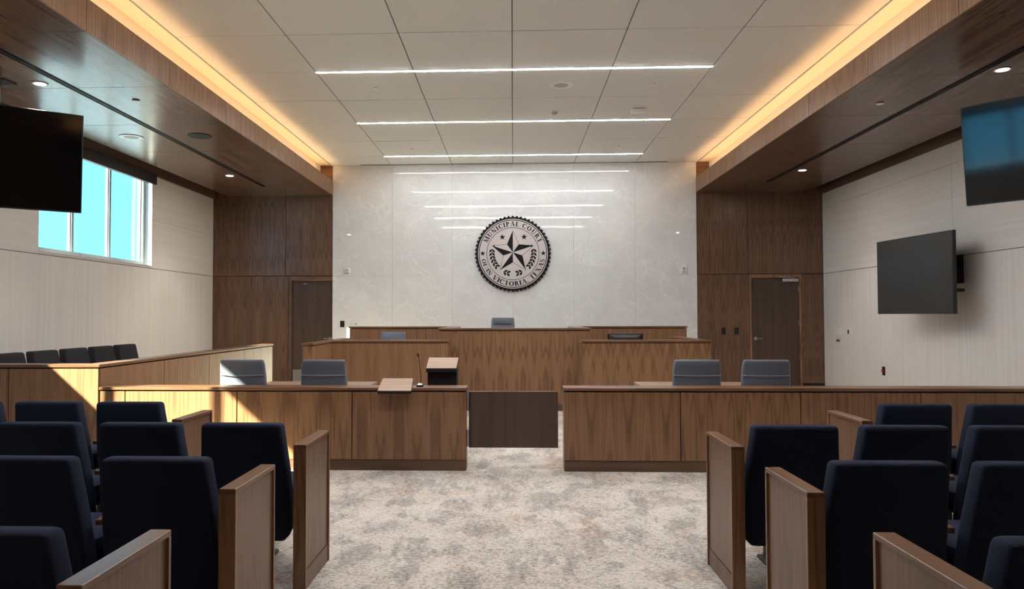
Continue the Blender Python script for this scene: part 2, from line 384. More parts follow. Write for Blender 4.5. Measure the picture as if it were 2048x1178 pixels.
# soffits with lit coves
PANEL_Y = [YF, -.0, 1.5, 3.0, 4.5, 6.0, 7.5, 9.0, 10.5, 12.0, 13.5, YB]
for side, nm in ((-1, 'soffit_left'), (1, 'soffit_right')):
    s = struct(nm, (side * 4.7, 6.3, ZS))
    X = lambda v: side * v
    g = .004
    for a, b in zip(PANEL_Y[:-1], PANEL_Y[1:]):
        box('soffit_panel', 'wood_soffit', s, X(XI + .022), X(4.545), a + g, b - g, ZS, ZS + .02, .001)
        box('soffit_panel', 'wood_soffit', s, X(4.645), X(5.69), a + g, b - g, ZS, ZS + .02, .001)
        box('fascia_panel', 'wood', s, X(XI), X(XI + .02), a + g, b - g, ZS, ZF, .001)
    box('soffit_panel', 'wood_soffit', s, X(4.547), X(4.643), 13.5, YB, ZS, ZS + .02, .001)
    box('soffit_core', 'gap', s, X(XI + .02), X(5.70), YF, YB, ZS + .03, ZS + .17, 0)
    box('perimeter_recess', 'trim_wood', s, X(5.70), X(6.0), YF, YB, 4.0, 4.05, 0)
    box('recess_side', 'gap', s, X(5.69), X(5.70), YF, YB, ZS, 4.05, 0)
    box('cove_ceiling', 'cove_paint', s, X(3.602), X(3.86), YF, YB, ZC + .004, ZC + .03, 0)
    box('cove_back', 'cove_paint', s, X(3.82), X(3.86), YF, YB, ZS + .17, ZC + .004, 0)
    box('cove_shelf', 'cove_paint', s, X(XI + .021), X(3.82), YF, YB, ZS + .17, ZS + .19, 0)
    box('cove_edge_trim', 'alu', s, X(3.585), X(3.60), YF, YB, ZC - .012, ZC + .01, .001)
    box('cove_end', 'wood_x', s, X(XI), X(3.82), YB - .012, YB, ZF, ZC, .001)
    box('upper_fill', 'gap', s, X(3.86), X(6.2), YF, YB, 4.08, 4.12, 0)
    led = thing('led_strip', 'amber LED strip hidden in the %s ceiling cove' % ('left' if side < 0 else 'right'), 'light', (X(3.64), 6.3, ZS + .19))
    box('strip_channel', 'alu', led, X(3.615), X(3.665), YF + .1, YB - .25, ZS + .19, ZS + .205, 0)
    box('strip_diffuser', 'led', led, X(3.62), X(3.66), YF + .1, YB - .25, ZS + .205, ZS + .215, 0)
    sd = thing('slot_diffuser', 'long black double-slot air diffuser in the %s wood soffit' % ('left' if side < 0 else 'right'), 'air vent', (X(4.595), 6.3, ZS), group='slot diffusers')
    box('channel', 'black', sd, X(4.547), X(4.643), YF, 13.5, ZS + .022, ZS + .03, 0)
    for dx in (.0, .032, .064):
        box('slot_blade', 'black', sd, X(4.552 + dx), X(4.552 + dx + (.012 if dx != .032 else .020)), YF, 13.498, ZS + .001, ZS + .022, .001)

# ------------------------------------------------------------------ windows
for wi, (ya, yb, za, zb) in enumerate(WINS):
    w = struct('window_%d' % (wi + 1), (-6.15, (ya + yb) / 2, za))
    xg = -6.15
    m1 = ya + .95; m2 = ya + 1.9
    box('frame_sill', 'alu', w, xg - .05, xg + .05, ya, yb, za, za + .06)
    box('frame_head', 'alu', w, xg - .05, xg + .05, ya, yb, zb - .06, zb)
    box('frame_jamb', 'alu', w, xg - .05, xg + .05, ya, ya + .06, za + .06, zb - .06)
    box('frame_jamb', 'alu', w, xg - .05, xg + .05, yb - .06, yb, za + .06, zb - .06)
    for m in (m1, m2):
        box('mullion', 'alu', w, xg - .035, xg + .03, m - .026, m + .026, za + .06, zb - .06)
    for a, b in ((ya + .06, m1 - .026), (m1 + .026, m2 - .026), (m2 + .026, yb - .06)):
        box('pane', 'glass', w, xg - .004, xg + .004, a, b, za + .06, zb - .06, 0)
        box('pane_bead', 'alu', w, xg - .012, xg + .012, b - .012, b, za + .06, zb - .06, .001)
    box('reveal_sill', 'white_plastic', w, xg + .05, -XW - .0, ya, yb, za - .012, za, .001)
    box('reveal_jamb', 'white_plastic', w, xg + .05, -XW + .002, yb, yb + .012, za, zb, .001)
    box('reveal_jamb', 'white_plastic', w, xg + .05, -XW + .002, ya - .012, ya, za, zb, .001)
    sh = thing('roller_shade', 'dark bronze roller shade box above the window by the wood wall' if wi == 0 else 'dark bronze roller shade box above the nearer window', 'shade', (-5.94, (ya + yb) / 2, 3.61))
    box('shade_box', 'valance', sh, -XW + .001, -5.91, ya - .04, yb + .02, 3.60 + .055 * wi, 3.764, .003)
    box('end_cap', 'bezel', sh, -XW + .002, -5.912, yb + .02, yb + .026, 3.602 + .055 * wi, 3.762, .001)
    box('hem_bar', 'valance', sh, -5.965, -5.945, ya, yb, 3.66, 3.675, .002)

# ------------------------------------------------------------------ doors
def lever(parent, x, y, z, side):
    h = MB().cyl((x, y, z), (x, y - .012, z), .032, n=20).build('handle', 'steel', parent, smooth=True, world=True)
    MB().cyl((x, y - .012, z), (x, y - .05, z), .011).tube([(x, y - .05, z), (x + side * .04, y - .055, z), (x + side * .12, y - .052, z - .004)], .0095).build('lever', 'steel', parent, smooth=True, world=True)
d = struct('door_2', (5.066, YB + .03, 0))
box('door_leaf', 'laminate', d, 4.614, 5.519, YB + .03, YB + .075, .008, 2.134)
for a, b, c_, e in ((4.568, 4.612, 0, 2.21), (5.521, 5.566, 0, 2.21), (4.612, 5.521, 2.138, 2.21)): box('door_frame', 'wood', d, a, b, YB - .004, YB + .12, c_, e, .003)
lever(d, 4.685, YB + .03, .966, 1)
box('door_closer', 'steel', d, 5.20, 5.50, YB - .03, YB + .03, 2.06, 2.125, .006)
MB().tube([(5.40, YB - .02, 2.135), (5.24, YB - .06, 2.15), (5.12, YB - .02, 2.155)], .008).build('closer_arm', 'steel', d, smooth=True, world=True)
for z in (1.92, 1.27, .62): box('hinge', 'steel', d, 5.512, 5.528, YB + .016, YB + .032, z - .055, z + .055, .002)
d = struct('door_1', (-3.97, YB + .05, 0))
box('door_leaf', 'laminate', d, -4.394, -3.572, YB + .06, YB + .105, .008, 2.11)
box('door_frame', 'trim_wood', d, -4.452, -4.398, YB - .004, YB + .15, 0, 2.21, .003)
box('door_frame', 'wood_x', d, -4.398, -3.572, YB - .002, YB + .15, 2.113, 2.21, .003)
lever(d, -3.63, YB + .058, .975, -1)
box('kick_plate', 'steel', d, -4.38, -3.585, YB + .056, YB + .06, .02, .36, .001)
for x in (-4.15, -4.12): MB().cyl((x, YB + .06, 2.06), (x, YB + .04, 2.06), .012).build('door_stop', 'steel', d, world=True)

# ------------------------------------------------------------------ court furniture, built in
def panelled(t, faces, mat='wood'):
    for q in faces: box('front_panel', mat, t, *q)
YR = 6.82
def rail(t, x0, x1, joints, end_left, end_right):
    zc_ = .735
    box('rail_core', 'gap', t, x0 + .012, x1 - .012, YR + .022, YR + .20, .0, zc_, 0)
    xs = [x0] + joints + [x1]
    for a, b in zip(xs[:-1], xs[1:]):
        box('front_panel', 'wood', t, a + .004, b - .004, YR, YR + .022, .10, zc_ - .012)
        box('rear_panel', 'wood', t, a + .002, b - .002, YR + .20, YR + .222, .10, zc_ - .012)
    box('plinth', 'wood_base', t, x0 + .006, x1 - .006, YR + .004, YR + .022, 0, .096)
    if end_left: box('end_panel', 'wood', t, x0, x0 + .012, YR + .022, YR + .20, .0, zc_ - .012)
    if end_right: box('end_panel', 'wood', t, x1 - .012, x1, YR + .022, YR + .20, .0, zc_ - .012)
    box('rail_cap', 'wood_x', t, x0 - .004, x1 + .004, YR - .012, YR + .234, zc_, zc_ + .028, .003)
t = thing('gallery_rail', 'long walnut bar rail left of the gate with sunlit panels', 'rail', (-2.16, YR + .1, 0), group='bar rails')
rail(t, -3.88, -.435, [-3.638, -2.573, -1.493], 0, 1)
t = thing('gallery_rail', 'long walnut bar rail right of the gate reaching the right wall', 'rail', (3.2, YR + .1, 0), group='bar rails')
rail(t, .463, 5.975, [1.518, 2.593, 3.657, 4.73], 1, 0)
t = thing('swing_gate', 'dark brown swing gate hung between the two walnut rails', 'gate', (0, 6.93, .2))
box('gate_leaf', 'laminate', t, -.415, .413, 6.90, 6.945, .2, .72, .002)
for z0, z1 in ((.215, .37), (.555, .71)):
    h = MB().cyl((-.425, 6.885, z0), (-.425, 6.885, z1), .014).build('hinge', 'steel', t, smooth=True, world=True)
    box('hinge_plate', 'bezel', t, -.434, -.40, 6.885, 6.90, z0 + .01, z1 - .01, .002)

# judge's bench
t = thing('judge_bench', 'tall central walnut judge bench below the round seal', 'bench', (0, 11.6, 0))
JX0, JX1, JZ = -1.114, 1.145, 1.205
for a, b in ((JX0, JX0 + .753), (JX0 + .753, JX1 - .753), (JX1 - .753, JX1)): pass
box('front_panel', 'wood', t, JX0, JX1, 11.10, 11.125, .10, JZ - .012)
box('plinth', 'wood_base', t, JX0 + .006, JX1 - .006, 11.106, 11.125, 0, .096)
for x0, x1 in ((JX0, JX0 + .025), (JX1 - .025, JX1)): box('side_panel', 'wood', t, x0, x1, 11.126, 12.88, 0, JZ - .012)
box('counter_cap', 'wood_x', t, JX0 - .012, JX1 + .012, 11.085, 11.36, JZ, JZ + .028, .003)
for x0, x1 in ((JX0 - .012, JX0 + .2), (JX1 - .2, JX1 + .012)): box('side_cap', 'wood_y', t, x0, x1, 11.362, 12.88, JZ, JZ + .028, .003)
box('cap_reveal', 'gap', t, JX0 + .004, JX1 - .004, 11.104, 11.34, JZ - .012, JZ, 0)
box('desk_top', 'desk_top', t, JX0 + .03, JX1 - .03, 11.13, 11.75, 1.06, 1.09)
box('dais_floor', 'carpet', t, JX0 + .03, JX1 - .03, 11.13, 14.4, .0, .38, 0)
for x0, x1 in ((-2.87, JX0 - .016), (JX1 + .016, 2.99)):
    box('wing_panel', 'wood', t, x0, x1, 12.90, 12.925, 0, JZ - .012)
    box('wing_cap', 'wood_x', t, x0 - .01, x1 + .01, 12.885, 13.05, JZ, JZ + .028, .003)
    box('wing_back', 'wood', t, x0, x1, 13.0, 13.02, 0, JZ, .001)
# clerk desks
CZ = 1.045
t = thing('clerk_desk', 'walnut clerk desk with a projecting side wing behind the left counsel table', 'desk', (-1.77, 10.8, 0), group='clerk desks')
for a, b in ((-2.60, -.932),):
    box('front_panel', 'wood', t, a, b, 10.50, 10.525, .10, CZ - .01)
    box('plinth', 'wood_base', t, a, b, 10.506, 10.525, 0, .096)
box('end_panel', 'wood', t, -.957, -.932, 10.526, 11.08, 0, CZ - .01)
box('wing_end', 'wood', t, -2.705, -2.575, 9.42, 9.442, 0, CZ - .01)
box('wing_panel', 'wood', t, -2.597, -2.575, 9.443, 10.498, 0, CZ - .01)
box('wing_panel', 'wood', t, -2.705, -2.683, 9.443, 11.6, 0, CZ - .01)
box('counter_cap', 'wood_x', t, -2.563, -.92, 10.485, 10.72, CZ, CZ + .028, .003)
box('wing_cap', 'wood_y', t, -2.717, -2.565, 9.408, 11.6, CZ, CZ + .028, .003)
box('cap_reveal', 'gap', t, -2.6, -.94, 10.505, 10.70, CZ - .01, CZ, 0)
box('desk_top', 'desk_top', t, -2.68, -.96, 10.53, 11.05, .74, .77)
t = thing('clerk_desk', 'walnut clerk desk holding the monitor behind the right counsel table', 'desk', (1.86, 10.8, 0), group='clerk desks')
box('front_panel', 'wood', t, .965, 2.751, 10.42, 10.445, .10, CZ - .01)
box('plinth', 'wood_base', t, .965, 2.751, 10.426, 10.445, 0, .096)
box('end_panel', 'wood', t, .965, .99, 10.446, 11.08, 0, CZ - .01)
box('end_panel', 'wood', t, 2.726, 2.751, 10.446, 12.4, 0, CZ - .01)
box('counter_cap', 'wood_x', t, .953, 2.763, 10.405, 10.64, CZ, CZ + .028, .003)
box('return_cap', 'wood_y', t, 2.62, 2.763, 10.642, 12.4, CZ, CZ + .028, .003)
box('cap_reveal', 'gap', t, .975, 2.74, 10.425, 10.62, CZ - .01, CZ, 0)
box('desk_top', 'desk_top', t, 1.0, 2.72, 10.45, 11.06, .74, .77)

# jury box
t = thing('jury_box', 'walnut jury box wall wrapping the seats along the left wall', 'jury box', (-4.9, 9.3, 0))
QZ = .945
xs = [-5.97, -4.762, -3.892]
for a, b in zip(xs[:-1], xs[1:]):
    box('front_panel', 'wood', t, a + .004, b - .004, YR - .002, YR + .02, .10, QZ - .012)
box('plinth', 'wood_base', t, -5.97, -3.90, YR + .004, YR + .02, 0, .096)
ysj = [YR + .022, 8.133, 9.352, 10.597, 11.83]
for a, b in zip(ysj[:-1], ysj[1:]):
    box('side_panel', 'wood', t, -3.914, -3.892, a + .004, b - .004, .10, QZ - .012)
    box('inner_panel', 'wood', t, -4.05, -4.03, a + .002, b - .002, .0, QZ - .012)
box('end_panel', 'wood', t, -4.05, -3.892, 11.83, 11.85, 0, QZ - .012)
box('jury_core', 'gap', t, -4.03, -3.914, YR + .022, 11.83, 0, QZ, 0)
box('front_core', 'gap', t, -5.96, -4.05, YR + .02, YR + .15, 0, QZ, 0)
box('front_cap', 'wood_x', t, -5.975, -3.88, YR - .014, YR + .17, QZ, QZ + .028, .003)
box('side_cap', 'wood_y', t, -4.062, -3.88, YR + .172, 11.862, QZ, QZ + .028, .003)
box('side_plinth', 'wood_base', t, -3.91, -3.896, YR + .03, 11.82, 0, .096)
box('riser', 'carpet', t, -5.975, -4.95, YR + .16, 11.8, 0, .16, 0)

# ------------------------------------------------------------------ counsel tables
t0_ = thing('counsel_table', 'pale-topped counsel table behind the left rail', 'table', (-2.213, 7.74, 0), group='counsel tables')
MB().box(-.735, .735, -.28, .28, .68, .71).build('table_top', 'desk_top', t0_, .003)
for s in (-1, 1):
    MB().box(s * .66 - .02, s * .66 + .02, -.22, .24, 0, .68).build('leg_panel', 'wood', t0_, .002)
MB().box(-.64, .64, .20, .22, .30, .68).build('modesty_panel', 'wood', t0_, .002)
clone(t0_, (2.03, 7.76, 0), 0, 'pale-topped counsel table behind the right rail', 'counsel tables')

# ------------------------------------------------------------------ chairs
def office_chair(name, label, cat, loc, rz=0, w=.435, top=1.0, headrest=False, group=None):
    t = thing(name, label, cat, loc, rz, group)
    secs = []
    for z, yy, dw, th in ((.50, .06, -.02, .05), (.52, .055, 0, .06), (.62, .03, .012, .062), (.72, .02, .016, .062), (.82, .015, .012, .06), (.92, .002, .0, .055), (top - .02, -.012, -.012, .05), (top - .006, -.014, -.02, .04), (top, -.015, -.04, .022)):
        sec = rrect(w + dw, th, z, min(.02, th * .45), 0, yy)
        sec = [(x, y + .028 * (1 - (2 * x / w) ** 2) * -1 + .02, zz_ + (.006 * (2 * abs(x) / w) ** 2 if z > .95 else 0)) for x, y, zz_ in sec]
        secs.append(sec)
    b = MB().loft(secs).build('backrest', 'grey_vinyl', t, smooth=True)
    MB().tube([(x, -.028 * (1 - (2 * x / w) ** 2) + .003, .835) for x in [(-.5 + i / 10) * w * 1.0 for i in range(11)]], .004, 6).build('seam', 'grey_pipe', b, smooth=True)
    MB().tube([(-w / 2 - .004, .035, .56), (-w / 2 - .006, .03, .75), (-w / 2 + .004, .005, .95), (-w / 2 + .022, .002, top - .004), (0, -.012, top), (w / 2 - .022, .002, top - .004), (w / 2 - .004, .005, .95), (w / 2 + .006, .03, .75), (w / 2 + .004, .035, .56)], .005, 6).build('piping', 'grey_pipe', b, smooth=True)
    if headrest:
        MB().box(-w / 2 + .03, w / 2 - .03, .0, .07, top - .10, top + .005).build('headrest', 'grey_vinyl', t, .012, 2, True)
    MB().loft([rrect(.42, .40, .42, .05, 0, .28), rrect(.46, .45, .44, .05, 0, .28), rrect(.46, .45, .47, .05, 0, .28), rrect(.43, .42, .49, .05, 0, .28)]).build('seat', 'grey_vinyl', t, smooth=True)
    MB().cyl((0, .28, .09), (0, .28, .42), .028).build('column', 'steel', t, smooth=True)
    for i in range(5):
        a = 2 * PI * i / 5 + .3; c_, s_ = math.cos(a), math.sin(a)
        l = MB().tube([(0, .28, .10), (.13 * c_, .28 + .13 * s_, .085), (.25 * c_, .28 + .25 * s_, .07)], .016).build('leg', 'steel', t, smooth=True)
        MB().cyl((.25 * c_ - .02 * s_, .28 + .25 * s_ + .02 * c_, .03), (.25 * c_ + .02 * s_, .28 + .25 * s_ - .02 * c_, .03), .03).build('caster', 'black', l, smooth=True)
    return t
oc = office_chair('counsel_chair', 'blue-grey counsel chair with a sunlit lower corner, leftmost behind the rail', 'chair', (-2.706, 7.31, 0), .02, w=.446, top=.985, group='counsel chairs')
clone(oc, (-1.887, 7.31, 0), .0, 'blue-grey counsel chair between the sunlit chair and the sloped reading board', 'counsel chairs')
clone(oc, (1.79, 7.31, 0), -.03, 'blue-grey counsel chair behind the right rail, nearer the gate', 'counsel chairs')
clone(oc, (2.455, 7.31, 0), -.05, 'blue-grey counsel chair in front of the right wood door', 'counsel chairs')
office_chair('judge_chair', 'grey high chair with headrest pad peeking above the judge bench', 'chair', (-.165, 12.0, .382), PI, w=.37, headrest=True)
office_chair('clerk_chair', 'grey chair back just showing above the left clerk desk', 'chair', (-1.82, 11.2, .17), PI, w=.385)
box('clerk_platform', 'carpet', None, -2.66, -1.13, 10.58, 12.86, 0, .17, 0); tag(bpy.data.objects['clerk_platform'], 'low carpeted platform behind the left clerk desk', 'platform')

def seat(name, label, loc, rz, mat, group, top=.84, w=.44, arm=True, bottom=.17):
    t = thing(name, label, 'chair', loc, rz, group)
    secs = []
    H_ = top - bottom
    for fz, dw, th in ((0, -.05, .05), (.03, -.01, .085), (.12, .05, .10), (.35, .055, .105), (.6, .04, .105), (.85, .012, .10), (.97, 0, .097), (.99, -.006, .088), (1, -.022, .07)):
        z = bottom + H_ * fz
        secs.append(rrect(w + dw, th, z, .02, 0, .052 + .13 * (1 - fz), 3))
    b = MB().loft(secs).build('backrest', mat, t, smooth=True)
    MB().loft([rrect(.40, .40, .33, .05, 0, .40), rrect(.47, .45, .355, .05, 0, .40), rrect(.48, .46, .42, .05, 0, .40), rrect(.46, .44, .455, .05, 0, .40), rrect(.40, .38, .468, .05, 0, .40)]).build('seat_cushion', mat, t, smooth=True)
    for sx in ((-1, 1) if arm == 2 else (-1,) if arm == -1 else (1,) if arm else ()):
        MB().hexa([(sx * .285 - .022, .13, .535), (sx * .285 + .022, .13, .535), (sx * .285 + .026, .50, .565), (sx * .285 - .026, .50, .565), (sx * .285 - .022, .13, .56), (sx * .285 + .022, .13, .56), (sx * .285 + .026, .50, .59), (sx * .285 - .026, .50, .59)]).build('armrest', 'wood_arm', t, .006, 2, True)
        MB().box(sx * .285 - .016, sx * .285 + .016, .18, .44, .0, .535).build('arm_support', 'black', t, .004)
    MB().box(-.03, .03, .36, .48, .02, .34).build('pedestal', 'black', t, .004)
    MB().box(-.06, .06, .34, .50, 0, .02).build('foot_plate', 'black', t, .004)
    return t
P0, DP = 1.48, .57
GL, GR = 'gallery seats left of the aisle', 'gallery seats right of the aisle'
YT = {'A': 1.955, 'B': 2.985, 'C': 3.965, 'D': 4.93}
spec = [  # side, row, place, label
    (-1, 'A', 0, 'navy gallery seat cut off in the lower left corner, nearest row'),
    (-1, 'B', 0, 'large navy gallery seat left of the aisle beside the second end panel'),
    (-1, 'B', 1, 'large navy gallery seat cut by the left edge, second row from the camera'),
    (-1, 'C', 0, 'navy gallery seat left of the aisle beside the end panel showing its plinth'),
    (-1, 'C', 1, 'navy gallery seat second from the aisle in the third row left'),
    (-1, 'C', 2, 'navy gallery seat third from the aisle in the third row left'),
    (-1, 'D', 2, 'navy gallery seat next to the set-back end panel in the front row left'),
    (-1, 'D', 3, 'navy gallery seat in the middle of the front row left, under the sun patch'),
    (-1, 'D', 4, 'sliver of navy gallery seat at the left edge in the front row'),
    (1, 'A', 0, 'navy gallery seat cut off in the lower right corner, nearest row'),
    (1, 'B', 0, 'large navy gallery seat right of the aisle beside the second end panel'),
    (1, 'B', 1, 'large navy gallery seat at the right edge, second row from the camera'),
    (1, 'C', 0, 'navy gallery seat right of the aisle beside the end panel showing its plinth'),
    (1, 'C', 1, 'navy gallery seat second from the aisle in the third row right'),
    (1, 'C', 2, 'navy gallery seat at the right edge of the third row'),
    (1, 'D', 2, 'navy gallery seat next to the set-back end panel in the front row right'),
    (1, 'D', 3, 'navy gallery seat at the right edge of the front row'),
]
seats = {}
for side, row, k, lab in spec:
    loc = (side * (P0 + DP * k) + (.01 if side > 0 else 0), YT[row], 0)
    arm = -1 if side < 0 else 1
    g = GL if side < 0 else GR
    if side not in seats: seats[side] = seat('theater_chair', lab, loc, 0, 'navy', g, arm=arm)
    else: clone(seats[side], loc, 0, lab, g)
js = None
jl = ['charcoal jury seat nearest the photo edge, partly cut off', 'charcoal jury seat second from the left edge with a dark post beside it', 'charcoal jury seat in the middle of the five', 'charcoal jury seat fourth from the left edge', 'charcoal jury seat farthest along the left wall']
for i in range(5):
    loc = (-5.36, 7.56 + .59 * i, .16)
    if js is None: js = seat('jury_chair', jl[i], loc, -PI / 2 , 'charcoal', 'jury seats', top=.88, w=.45, arm=0)
    else: clone(js, loc, -PI / 2, jl[i], 'jury seats')

# end panels of the seat rows
def end_panel(label, x_aisle, side, y0, y1):
    t = thing('row_end_panel', label, 'end panel', (x_aisle + side * .034, (y0 + y1) / 2, 0), group='seat row end panels')
    X = lambda d: x_aisle + side * d
    zt = .757
    box('core_panel', 'wood_panel', t, X(.010), X(.058), y0 + .022, y1 - .016, .10, zt - .02, .001)
    box('rear_stile', 'wood', t, X(0), X(.067), y0, y0 + .022, 0, zt - .02, .0015)
    box('front_stile', 'wood', t, X(0), X(.067), y1 - .016, y1, 0, zt - .02, .0015)
    box('cap', 'wood_y', t, X(0), X(.067), y0, y1, zt - .02, zt, .002)
    box('plinth', 'wood_panel', t, X(.006), X(.062), y0 + .022, y1 - .016, 0, .096, .001)
XL, XR_ = -1.078, 1.108
end_panel('walnut end panel cut by the lower left frame, cap bright with sky light', XL, -1, 1.825, 2.31)
end_panel('walnut end panel second nearest on the left of the aisle', XL, -1, 2.85, 3.33)
end_panel('walnut end panel third nearest on the left of the aisle, showing its plinth', XL, -1, 3.83, 4.33)
end_panel('walnut end panel set back in the front row left', -2.15, -1, 4.74, 5.23)
end_panel('walnut end panel cut by the lower right frame', XR_, 1, 1.86, 2.355)
end_panel('walnut end panel second nearest on the right of the aisle', XR_, 1, 2.865, 3.335)
end_panel('walnut end panel third nearest on the right of the aisle, showing its plinth', XR_, 1, 3.84, 4.335)
end_panel('walnut end panel set back in the front row right', 2.20, 1, 4.79, 5.31)

# ------------------------------------------------------------------ lectern, reading board, microphone, monitor
t = thing('lectern', 'slim black lectern with a sloped pale wood top behind the rail', 'lectern', (-.715, 7.5, 0))
MB().box(-.145, .150, -.08, .13, .02, .90).build('lectern_body', 'black', t, .004)
MB().box(-.16, .16, -.14, .17, 0, .03).build('base_plate', 'black', t, .004)
MB().hexa([(-.152, -.15, .862), (.152, -.15, .862), (.155, .12, .952), (-.155, .12, .952), (-.152, -.15, .898), (.152, -.15, .898), (.155, .12, .988), (-.155, .12, .988)]).build('book_rest', 'black', t, .002)
MB().hexa([(-.150, -.147, .899), (.150, -.147, .899), (.153, .12, .988), (-.153, .12, .988), (-.150, -.147, .905), (.150, -.147, .905), (.153, .12, .994), (-.153, .12, .994)]).build('sloped_top', 'slope_wood', t, .001)
t = thing('reading_board', 'small sloped wood reading board overhanging the left rail cap', 'reading board', (-1.085, 6.84, .763))
MB().hexa([(-.15, -.14, -.048), (.16, -.14, -.048), (.145, .11, .050), (-.145, .11, .050), (-.15, -.14, -.022), (.16, -.14, -.022), (.145, .11, .068), (-.145, .11, .068)]).build('board', 'black', t, .002)
MB().hexa([(-.148, -.138, -.022), (.158, -.138, -.022), (.143, .11, .068), (-.143, .11, .068), (-.148, -.138, -.016), (.158, -.138, -.016), (.143, .11, .074), (-.143, .11, .074)]).build('sloped_top', 'slope_wood', t, .001)
MB().hexa([(-.11, -.02, .0), (.11, -.02, .0), (.11, .10, .0), (-.11, .10, .0), (-.11, -.0, .004), (.11, -.0, .004), (.11, .10, .048), (-.11, .10, .048)]).build('wedge_support', 'black', t, .001)
t = thing('gooseneck_microphone', 'black gooseneck microphone standing on the left rail cap', 'microphone', (-.87, 6.90, .763))
MB().box(-.03, .03, -.04, .04, 0, .018).build('base', 'black', t, .004, 2)
MB().hexa([(-.024, -.03, .018), (.024, -.03, .018), (.024, .03, .018), (-.024, .03, .018), (-.018, -.02, .028), (.018, -.02, .028), (.018, .025, .034), (-.018, .025, .034)]).build('switch_plate', 'steel', t, .002)
MB().tube([(.006, .01, .03), (.004, .012, .10), (-.004, .014, .19), (-.012, .005, .26), (-.016, -.012, .295)], .0035).build('gooseneck', 'black', t, smooth=True)
MB().cyl((-.015, -.008, .285), (-.018, -.035, .312), .009, .011).build('capsule', 'dark_mesh', t, smooth=True)
t = thing('monitor', 'black computer monitor seen from behind above the right clerk desk', 'monitor', (1.63, 10.86, .77))
MB().box(-.255, .255, .0, .03, .06, .385).build('housing', 'bezel', t, .006, 2)
MB().hexa([(-.23, .0, .08), (.23, .0, .08), (.23, .0, .37), (-.23, .0, .37), (-.15, -.035, .12), (.15, -.035, .12), (.15, -.035, .33), (-.15, -.035, .33)]).build('back_bulge', plain('grey plastic back', lin(52, 50, 50), .5), t, .002)
MB().box(-.245, .245, .03, .032, .075, .375).build('display_panel', 'screen', t)
MB().box(-.04, .04, -.03, -.005, .01, .2).build('neck', 'bezel', t, .004); MB().box(-.13, .13, -.1, .1, 0, .012).build('foot', 'bezel', t, .004)
fc = bpy.data.curves.new('maker_name', 'FONT'); fc.body = 'DELL'; fc.size = .05; fc.align_x = 'CENTER'; fc.align_y = 'CENTER'; fc.extrude = .0006
fo = bpy.data.objects.new('maker_name', fc); COL.objects.link(fo)
dg = bpy.context.evaluated_depsgraph_get(); me = bpy.data.meshes.new_from_object(fo.evaluated_get(dg)); bpy.data.objects.remove(fo)
me.materials.clear(); me.materials.append(M['black']); fo = bpy.data.objects.new('maker_name', me); COL.objects.link(fo); fo.parent = t; fo.location = (0, -.0165, .348); fo.rotation_euler = (PI / 2 - .72, 0, 0)

# ------------------------------------------------------------------ displays
def display(label, far, length, ang, z0, h, mount, flip, tilt=0):
    # far = plan position of the edge farther from the camera, ang = angle of the plane from the y axis
    t = thing('wall_display', label, 'television', (far[0], far[1], z0), 0, 'flat displays')
    ux, uy = (flip * math.sin(ang), -math.cos(ang))           # along the screen towards the camera
    nx, ny = (-flip * math.cos(ang), -math.sin(ang))           # out of the glass
    def slab(a0, a1, d0, d1, zA, zB):
        pts = []
        for z in (zA, zB):
            for a, d in ((a0, d0), (a1, d0), (a1, d1), (a0, d1)): dd = d + tilt * (z - h / 2); pts.append((ux * a + nx * dd, uy * a + ny * dd, z))
        return MB().hexa(pts)
    slab(0, length, -.045, 0, 0, h).build('cabinet', 'bezel', t, .003)
    slab(.012, length - .012, .0, .002, .014, h - .012).build('screen', 'screen', t)
    slab(length * .25, length * .75, -.085, -.045, h * .2, h * .75).build('rear_housing', 'bezel', t, .006)
    c = length / 2
    if mount == 'ceiling':
        px, py = ux * c - nx * .14, uy * c - ny * .14
        zt = ZS - z0
        MB().cyl((px, py, h * .45), (px, py, zt - .012), .025).build('drop_pole', 'black', t, smooth=True)
        MB().box(px - .13, px + .13, py - .09, py + .09, zt - .012, zt - .001).build('ceiling_plate', 'black', t, .003)
        slab(c - .05, c + .05, -.16, -.085, h * .4, h * .6).build('tilt_bracket', 'black', t, .004)
    else:
        wx = (XW - far[0])
        yb = mount
        MB().box(wx - .03, wx - .001, yb - .14, yb + .14, h * .38, h * .74).build('wall_plate', 'black', t, .004)
        yc = uy * c
        MB().tube([(wx - .03, yb, h * .56), (ux * c - nx * .28, yc - .30, h * .56), (ux * c - nx * .09, yc, h * .56)], .022).build('swing_arm', 'black', t, smooth=True)
        MB().box(wx - .22, wx - .03, yb - .05, yb + .05, h * .62, h * .72).build('arm_bracket', 'black', t, .004)
        MB().box(wx - .34, wx - .10, yb - .32, yb - .18, h * .27, h * .31).build('cable_shelf', 'black', t, .004)
        MB().tube([(wx - .05, yb - .05, h * .60), (wx - .15, yb - .08, h * .42), (wx - .22, yb - .1, h * .34), (wx - .30, yb - .04, h * .45)], .007, 6).build('cable', 'black', t, smooth=True)
display('black flat display on a swing arm from the right wall', (5.40, 11.2), 1.63, .10, 1.433, 1.065, -1.0, 1)
display('glossy black display hung high at the right edge below the soffit', (4.77, 8.0), 1.55, .66, 2.577, 1.03, 'ceiling', 1, .11)
display('very dark display hung high at the left edge in front of the window', (-4.54, 7.6), 1.5, .92, 2.52, 1.02, 'ceiling', -1, .08)

